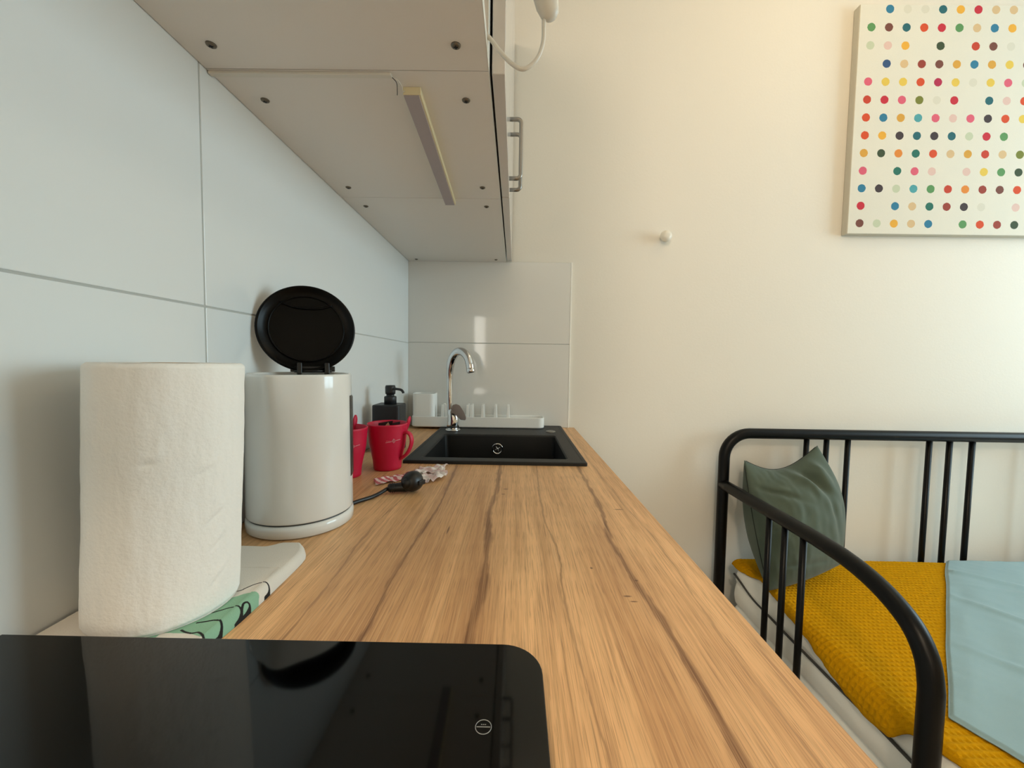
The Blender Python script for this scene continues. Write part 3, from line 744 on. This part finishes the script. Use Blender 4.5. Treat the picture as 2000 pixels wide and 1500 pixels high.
# wedge lever, hanging towards the room
lv = [(.008, .066), (-.003, .073), (.006, .080), (.014, .080), (.021, .075), (.030, .058), (.036, .046), (.0365, .040), (.022, .042), (.014, .050)]
b = B(); t = bmesh.new()
lv = [(-.004, .062), (.001, .085), (.014, .090), (.026, .085), (.040, .064), (.047, .046), (.045, .037), (.030, .038), (.016, .050), (.004, .060)]
vs = [t.verts.new((x, 0, z)) for x, z in lv]; f = t.faces.new(vs)
r = bmesh.ops.extrude_face_region(t, geom=[f])
for v in [g for g in r['geom'] if isinstance(g, bmesh.types.BMVert)]: v.co.y += .006; v.co.x *= .9
bmesh.ops.recalc_face_normals(t, faces=t.faces[:]); bmesh.ops.bevel(t, geom=t.edges[:], offset=.0012, segments=2, affect='EDGES')
b.merge(t, Matrix.Translation(tb+Vector((0, -.026, 0))))
b.tube([tb+Vector((.002, -.008, .060)), tb+Vector((.006, -.021, .062))], .010, 20)
obj('lever', b, 'satin', e)

# ------------------------------------------------------------ dish rack
e = empty('dish_rack', (-.13, 1.41, RZ)); tag(e, 'white plastic dish rack with prongs and a cup holder behind the tap', 'dish rack')
b = B(); rz0 = RZ+.0006; rz1 = RZ+.036
outer = lambda d: rrect(-.356+d, 1.372+d, .103-d, 1.4505-d, .022-d*.5, 8)
t = ring_loft([(outer(.002), rz0), (outer(0), rz0+.003), (outer(0), rz1-.001), (outer(.0012), rz1), (outer(.003), rz1), (outer(.004), rz1-.002), (outer(.004), rz0+.006)])
b.merge(t); t = bmesh.new(); t.faces.new([t.verts.new((x, y, rz0)) for x, y in outer(.002)][::-1]); b.merge(t)
obj('tray', b, 'rack_plastic', e, sharp='keep')
for x in (-.250, -.236, -.163, -.150, -.111, -.067, -.023):
    for y in (1.392, 1.434):
        b = B(); b.box((x-.0066, y-.006, rz0+.005), (x+.0066, y+.006, rz1+.040), .0016)
        for v in b.bm.verts:
            if v.co.z > rz1+.01: v.co.x = x+(v.co.x-x)*.6; v.co.y = y+(v.co.y-y)*.6
        obj('prong', b, 'rack_plastic', e)
b = B(); cr_ = lambda d: rrect(-.353+d, 1.378+d, -.276-d, 1.444-d, .016, 6)
t = ring_loft([(cr_(.001), rz0+.006), (cr_(0), rz0+.012), (cr_(0), RZ+.113), (cr_(.001), RZ+.114), (cr_(.0028), RZ+.113), (cr_(.0028), rz0+.02)])
b.merge(t); obj('cutlery_cup', b, 'rack_plastic', e, sharp='keep')

# ------------------------------------------------------------ end-wall knob and canvas
mk = Matrix.Translation((.519, WY, .446)) @ Matrix.Rotation(PI/2, 4, 'X')
o = obj('wall_hook', B().lathe([(0, 0), (.009, 0), (.008, .006), (.013, .009), (.0185, .015), (.020, .022), (.0185, .029), (.013, .0345), (.007, .0365), (0, .037)], 36, mk), 'knob', loc=(.519, WY, .446))
tag(o, 'small round white knob-shaped hook on the bare end wall', 'hook')
cl = Vector((1.142, 1.4332, .461)); e = empty('canvas_picture', cl); tag(e, 'white canvas picture printed with rows of coloured dots', 'picture')
Wc, Hc = .80, .758
b = B(); b.box((0, .0012, 0), (Wc, .0262, Hc), .002, 3); b.bm.transform(Matrix.Translation(cl)); obj('stretcher_frame', b, 'canvas_side', e)
b = B(); b.box((.0012, 0, .0012), (Wc-.0012, .0016, Hc-.0012), .0006, 2); b.bm.transform(Matrix.Translation(cl)); obj('canvas', b, 'dots', e)

# ------------------------------------------------------------ daybed
BX, BY = .735, 1.400; FY = .681; AR = .0180
e = empty('daybed', (BX, BY, -1.135)); tag(e, 'black tubular metal daybed against the end wall', 'bed')
def arc(c, r, a0, a1, f, n=10): return [f(c[0]+r*math.cos(a0+(a1-a0)*k/n), c[1]+r*math.sin(a0+(a1-a0)*k/n)) for k in range(n+1)]
xb = 2.75; zt = -.236; rc_ = .085
f = lambda x, z: (x, BY, z)
path = [(BX, BY, -1.134), (BX, BY, -.6)]+arc((BX+rc_, zt-rc_), rc_, PI, PI/2, f)+[(1.7, BY, zt)]+arc((xb-rc_, zt-rc_), rc_, PI/2, 0, f)+[(xb, BY, -.6), (xb, BY, -1.134)]
obj('back_frame', B().tube(path, AR, 24), 'bed', e)
za = -.4165; f = lambda y, z: (BX, y, z)
for X in (BX, xb):
    ff = lambda y, z, X=X: (X, y, z)
    path = [(X, BY-.004, za), (X, 1.2, za), (X, 1.0, za)]+[(X, y, z) for y, z in ((.94, za-.001), (.88, za-.004), (.82, za-.013), (.765, za-.030), (.72, za-.056), (.693, za-.092), (.682, za-.135), (.680, za-.19))]+[(X, .680, -.9), (X, .680, -1.134)]
    pth = catmull(path, 5)
    obj('armrest', B().tube(pth, AR, 24), 'bed', e)
    for y in (1.140, 1.072, 1.002): obj('side_bar', B().cyl((X, y, -.98), (X, y, za-.004), .0082, 14), 'bed', e)
    obj('side_rail', B().box((X-.010, .68, -1.0), (X+.010, BY, -.965), .002), 'bed', e)
for x in (1.018, 1.087, 1.161, 1.442, 1.512, 1.590, 1.87, 1.94, 2.01, 2.30, 2.37, 2.44):
    obj('back_bar', B().cyl((x, BY, -.98), (x, BY, zt-.004), .0085, 14), 'bed', e)
for y in (.68, BY): obj('long_rail', B().box((BX, y-.010, -1.0), (xb, y+.010, -.965), .002), 'bed', e)
b = B()
for k in range(14): b.box((BX+.1+k*.14, .69, -.975), (BX+.15+k*.14, BY-.01, -.966))
o = obj('bed_slats', b, 'bed', e)

# mattress: soft stacked layers with a piped seam
MT = -.683; mx0 = .764; mx1 = 2.70; my0, my1 = .656, 1.376
def side(s):
    """outline of the left flank from the top inwards: returns (x offset outward, z)"""
    # s in 0..1 : flat top -> rounded edge -> piping bulge -> second bulge
    pts = [(.10, MT-.001), (.060, MT-.0005), (.035, MT-.002), (.018, MT-.010), (.006, MT-.026), (.001, MT-.045), (.004, MT-.060), (.0005, MT-.078), (-.001, MT-.100), (.004, MT-.128), (.014, MT-.140), (.004, MT-.152), (-.001, MT-.18), (.001, MT-.22), (.010, MT-.245), (.03, MT-.262), (.06, MT-.268)]
    return pts
fl = [Vector((a, 0, z)) for a, z in side(0)]; fl = catmull(fl, 5)
b = B(); ny = 120
def mat_pt(u, v):
    k = u*(len(fl)-1); i = min(int(k), len(fl)-2); p = fl[i].lerp(fl[i+1], k-i)
    y = my0+v*(my1-my0); dz = -.004*abs(nz(y*5, p.z*8))*(1 if u > .25 else 0)
    endr = min(y-my0, my1-y); q = .03*(1-min(1, endr/.03))**2
    return Vector((mx0+p.x+.0035*nz(y*7, p.z*20, 2)+q, y, p.z+dz))
b.grid(mat_pt, len(fl)-1, ny)
b.box((mx0+.055, my0+.01, MT-.264), (mx1, my1-.01, MT-.003))
me_ = empty('mattress', (mx0, my0, MT-.27)); tag(me_, 'white mattress with a grey piped seam lying on the daybed', 'mattress')
obj('cover', b, 'linen_white', me_, sharp='keep')
path = [(mx0+.0005+.003*nz(y*7, .3, 2), y, MT-.0615+.005*nz(y*6, 3.3)-.004*sm((1.0-y)/.3)+.030*sm((y-1.22)/.16)) for y in [my0+.02+k*(my1-my0-.04)/60 for k in range(61)]]
obj('piping', B().tube(path, .0034, 8), 'piping', me_)

# mustard waffle blanket: covers the mattress and hangs a little over its left edge
DROP = [(.640, -.014), (.70, -.004), (.733, .006), (.775, .046), (.822, .052), (.87, .046), (.909, .036), (.96, .024), (1.008, .012), (1.08, .004), (1.169, -.010), (1.25, -.022), (1.30, -.004), (1.345, .004), (1.38, .002)]
def drop(y):
    for (a, d0), (c, d1) in zip(DROP, DROP[1:]):
        if y <= c: return d0+(d1-d0)*sm((y-a)/(c-a))
    return DROP[-1][1]
def yp(s):      # arc length s over the mattress edge; s=0 at x=mx0+.045 on top, negative inwards
    R = .040; x0 = mx0+.0345
    if s < 0: return Vector((x0-s, 0, MT)), Vector((0, 0, 1))
    a = s/R
    if a < PI/2*.92: return Vector((x0-R*math.sin(a), 0, MT-R+R*math.cos(a))), Vector((-math.sin(a), 0, math.cos(a)))
    a0 = PI/2*.92; ex = s-a0*R
    return Vector((x0-R*math.sin(a0)-.001, 0, MT-R+R*math.cos(a0)-ex)), Vector((-1, 0, 0))
by0, by1 = .650, 1.380; xr = 1.85
def yel(u, v, off=0, nuv=None):
    y = by0+v*(by1-by0); smax = drop(y)+.030+.0015*nz(y*60, 5)
    smin = -(xr-(mx0+.035)); s = smin+(smax-smin)*u
    p, n = yp(s); wx = s*2*PI/.0118; wy = y*2*PI/.0142
    wf = max((math.cos(wx)*.5+.5)**1.3, (math.cos(wy)*.5+.5)**.9)*.0028 if smax-s > .012 else .0012
    h = .0062+wf+.0018*nz(s*9, y*9, 1)+.0008*nz(s*70, y*70, 4)
    ed = smax-s; h *= .55+.45*sm(ed/.008)
    return Vector((p.x, y, p.z))+n*(.0006 if off else h)
b = B(); nu, nv = 520, 380
b.slab(yel, lambda u, v: yel(u, v, 1), nu, nv)
o = obj('waffle_blanket', b, 'mustard', loc=(1.2, 1.0, MT)); tag(o, 'mustard yellow waffle blanket spread over the mattress', 'blanket')
# pale blue blanket lying on top of it
def lx(y): return 1.511-(1.386-y)*1.0455+.006*nz(y*9, 2.2) if y > .747 else .843+(.747-y)*.41+.003*nz(y*30, 1)
def blu(u, v, off=0):
    y = .652+v*(1.377-.652); x0 = lx(y); x = x0+u*u*(1.90-x0) if False else x0+(1.95-x0)*(u**1.3)
    ed = (x-x0)
    h = .0180-.0045*(1-sm(ed/.012))+.0026*nz(x*5-y*3, y*6+x*2, 3)*sm(ed/.05)
    h += (.004*nz((x+y)*3.2, (x-y)*11, 8)+.0035*max(0, nz((x-y*.4)*2.5, (y+x*.3)*9, 18)))*sm(ed/.06)
    h += .0012*nz(x*26+y*14, y*26, 7)
    for fx, fy, dx, dy, ln, am in ((1.50, 1.25, .8, -.6, .16, .008), (1.35, 1.05, .5, -.86, .14, .007), (1.62, 1.13, .93, -.36, .2, .006), (1.15, .86, .65, -.76, .12, .005)):
        al = (x-fx)*dx+(y-fy)*dy; ac = (x-fx)*dy-(y-fy)*dx; h += am*math.exp(-(al/ln)**2-(ac/.014)**2)*sm(ed/.03)
    h = max(h, .0135)
    return Vector((x, y, MT+(.0122 if off else h)))
b = B(); b.slab(blu, lambda u, v: blu(u, v, 1), 240, 160)
o = obj('blue_blanket', b, 'blue', loc=(1.4, 1.0, MT)); tag(o, 'pale blue cotton cover laid over the yellow blanket', 'blanket')

# green cushion leaning in the corner of the daybed
def cushion():
    TL, TR, BR, BL = Vector((.783, 1.362, -.322)), Vector((1.030, 1.366, -.268)), Vector((1.025, 1.235, -.615)), Vector((.762, 1.170, -.668))
    nrm_ = ((TR-TL).cross(BL-TL)).normalized()
    if nrm_.y > 0: nrm_ = -nrm_
    def surf(sgn):
        def f(u, v):
            # pinch the edges inwards between corners
            pu = .5+(u-.5)*(1-.14*math.sin(PI*v)**1.0*0)+0; pv = v
            eu = math.sin(PI*u); ev = math.sin(PI*v)
            cu = .045*(1-abs(2*u-1)**1)*0
            p = (TL*(1-u)+TR*u)*(1-v)+(BL*(1-u)+BR*u)*v
            ctr = (TL+TR+BL+BR)/4
            sag = max(0, 1-v/.35)*eu*.055          # top edge sags
            p = p-Vector((0, 0, 1))*sag*(1-v)
            if u > .5: p = p+(TR-TL).normalized()*(.045*ev*(2*u-1))
            if u < .5: p = p-(TR-TL).normalized()*(.006*ev*(1-2*u))
            if v > .5: p = p-Vector((0, 0, 1))*.010*eu*(2*v-1)
            th = .078*(eu**.55)*(ev**.55)*(.62+.38*sm(v*1.6)) if sgn > 0 else .15*(eu**.35)*(ev**.5)
            # folds radiating from the corners
            fo = 0
            fo += .010*math.exp(-((u-.55-.55*(v-.16))/.05)**2)*math.exp(-((v-.30)/.17)**2)
            fo -= .018*math.exp(-((u-.66-.42*(v-.16))/.055)**2)*math.exp(-((v-.28)/.15)**2)
            fo += .010*math.exp(-((u-.82-.10*(v-.16))/.06)**2)*math.exp(-((v-.25)/.18)**2)
            fo -= .008*math.exp(-((v-.30-.45*(u-.2))/.03)**2)*math.exp(-((u-.30)/.20)**2)
            fo -= .006*math.exp(-((u-.80-.25*(v-.55))/.03)**2)*math.exp(-((v-.60)/.12)**2)
            fo = fo*1.5; fo += .006*nz(u*7, v*5, 3)+.0025*nz(u*15-v*6, v*9+u*5, 6)+.006*nz(u*3, v*3, 9)*eu*ev
            fo -= .0045*math.exp(-((v-.84-.10*u)/.015)**2)*eu
            fo -= .0045*math.exp(-((v-.62+.12*u)/.013)**2)*math.exp(-((u-.25)/.2)**2)
            if sgn < 0: p = p-Vector((1, 0, 0))*.035*ev*eu**.4*(1-u)
            q = p+nrm_*(sgn*th*(1 if sgn > 0 else .75)+fo*min(1, eu*ev*4)*(1 if sgn > 0 else .4))
            q.x = max(q.x, .7545); q.y = min(q.y, 1.380); q.z = max(q.z, MT+.0095)
            return q
        return f
    b = B(); b.grid(surf(1), 90, 90); b.grid(surf(-1), 90, 90)
    bmesh.ops.remove_doubles(b.bm, verts=b.bm.verts[:], dist=1e-5)
    o = obj('cushion', b, 'green', loc=(.9, 1.25, MT+.01)); tag(o, 'dark green cotton cushion leaning in the corner of the daybed', 'cushion')
    f = surf(1); pts = []
    path = [f(0, k/40)+nrm_*.0005-Vector((.0003, 0, 0)) for k in range(2, 40)]
    obj('seam', B().tube(path, .0013, 6), 'seam', o)
    path = [f(k/40, 0)+nrm_*.0005+Vector((0, 0, .0004)) for k in range(1, 40)]
    obj('seam', B().tube(path, .0010, 6), 'seam', o)
    return o
cushion()
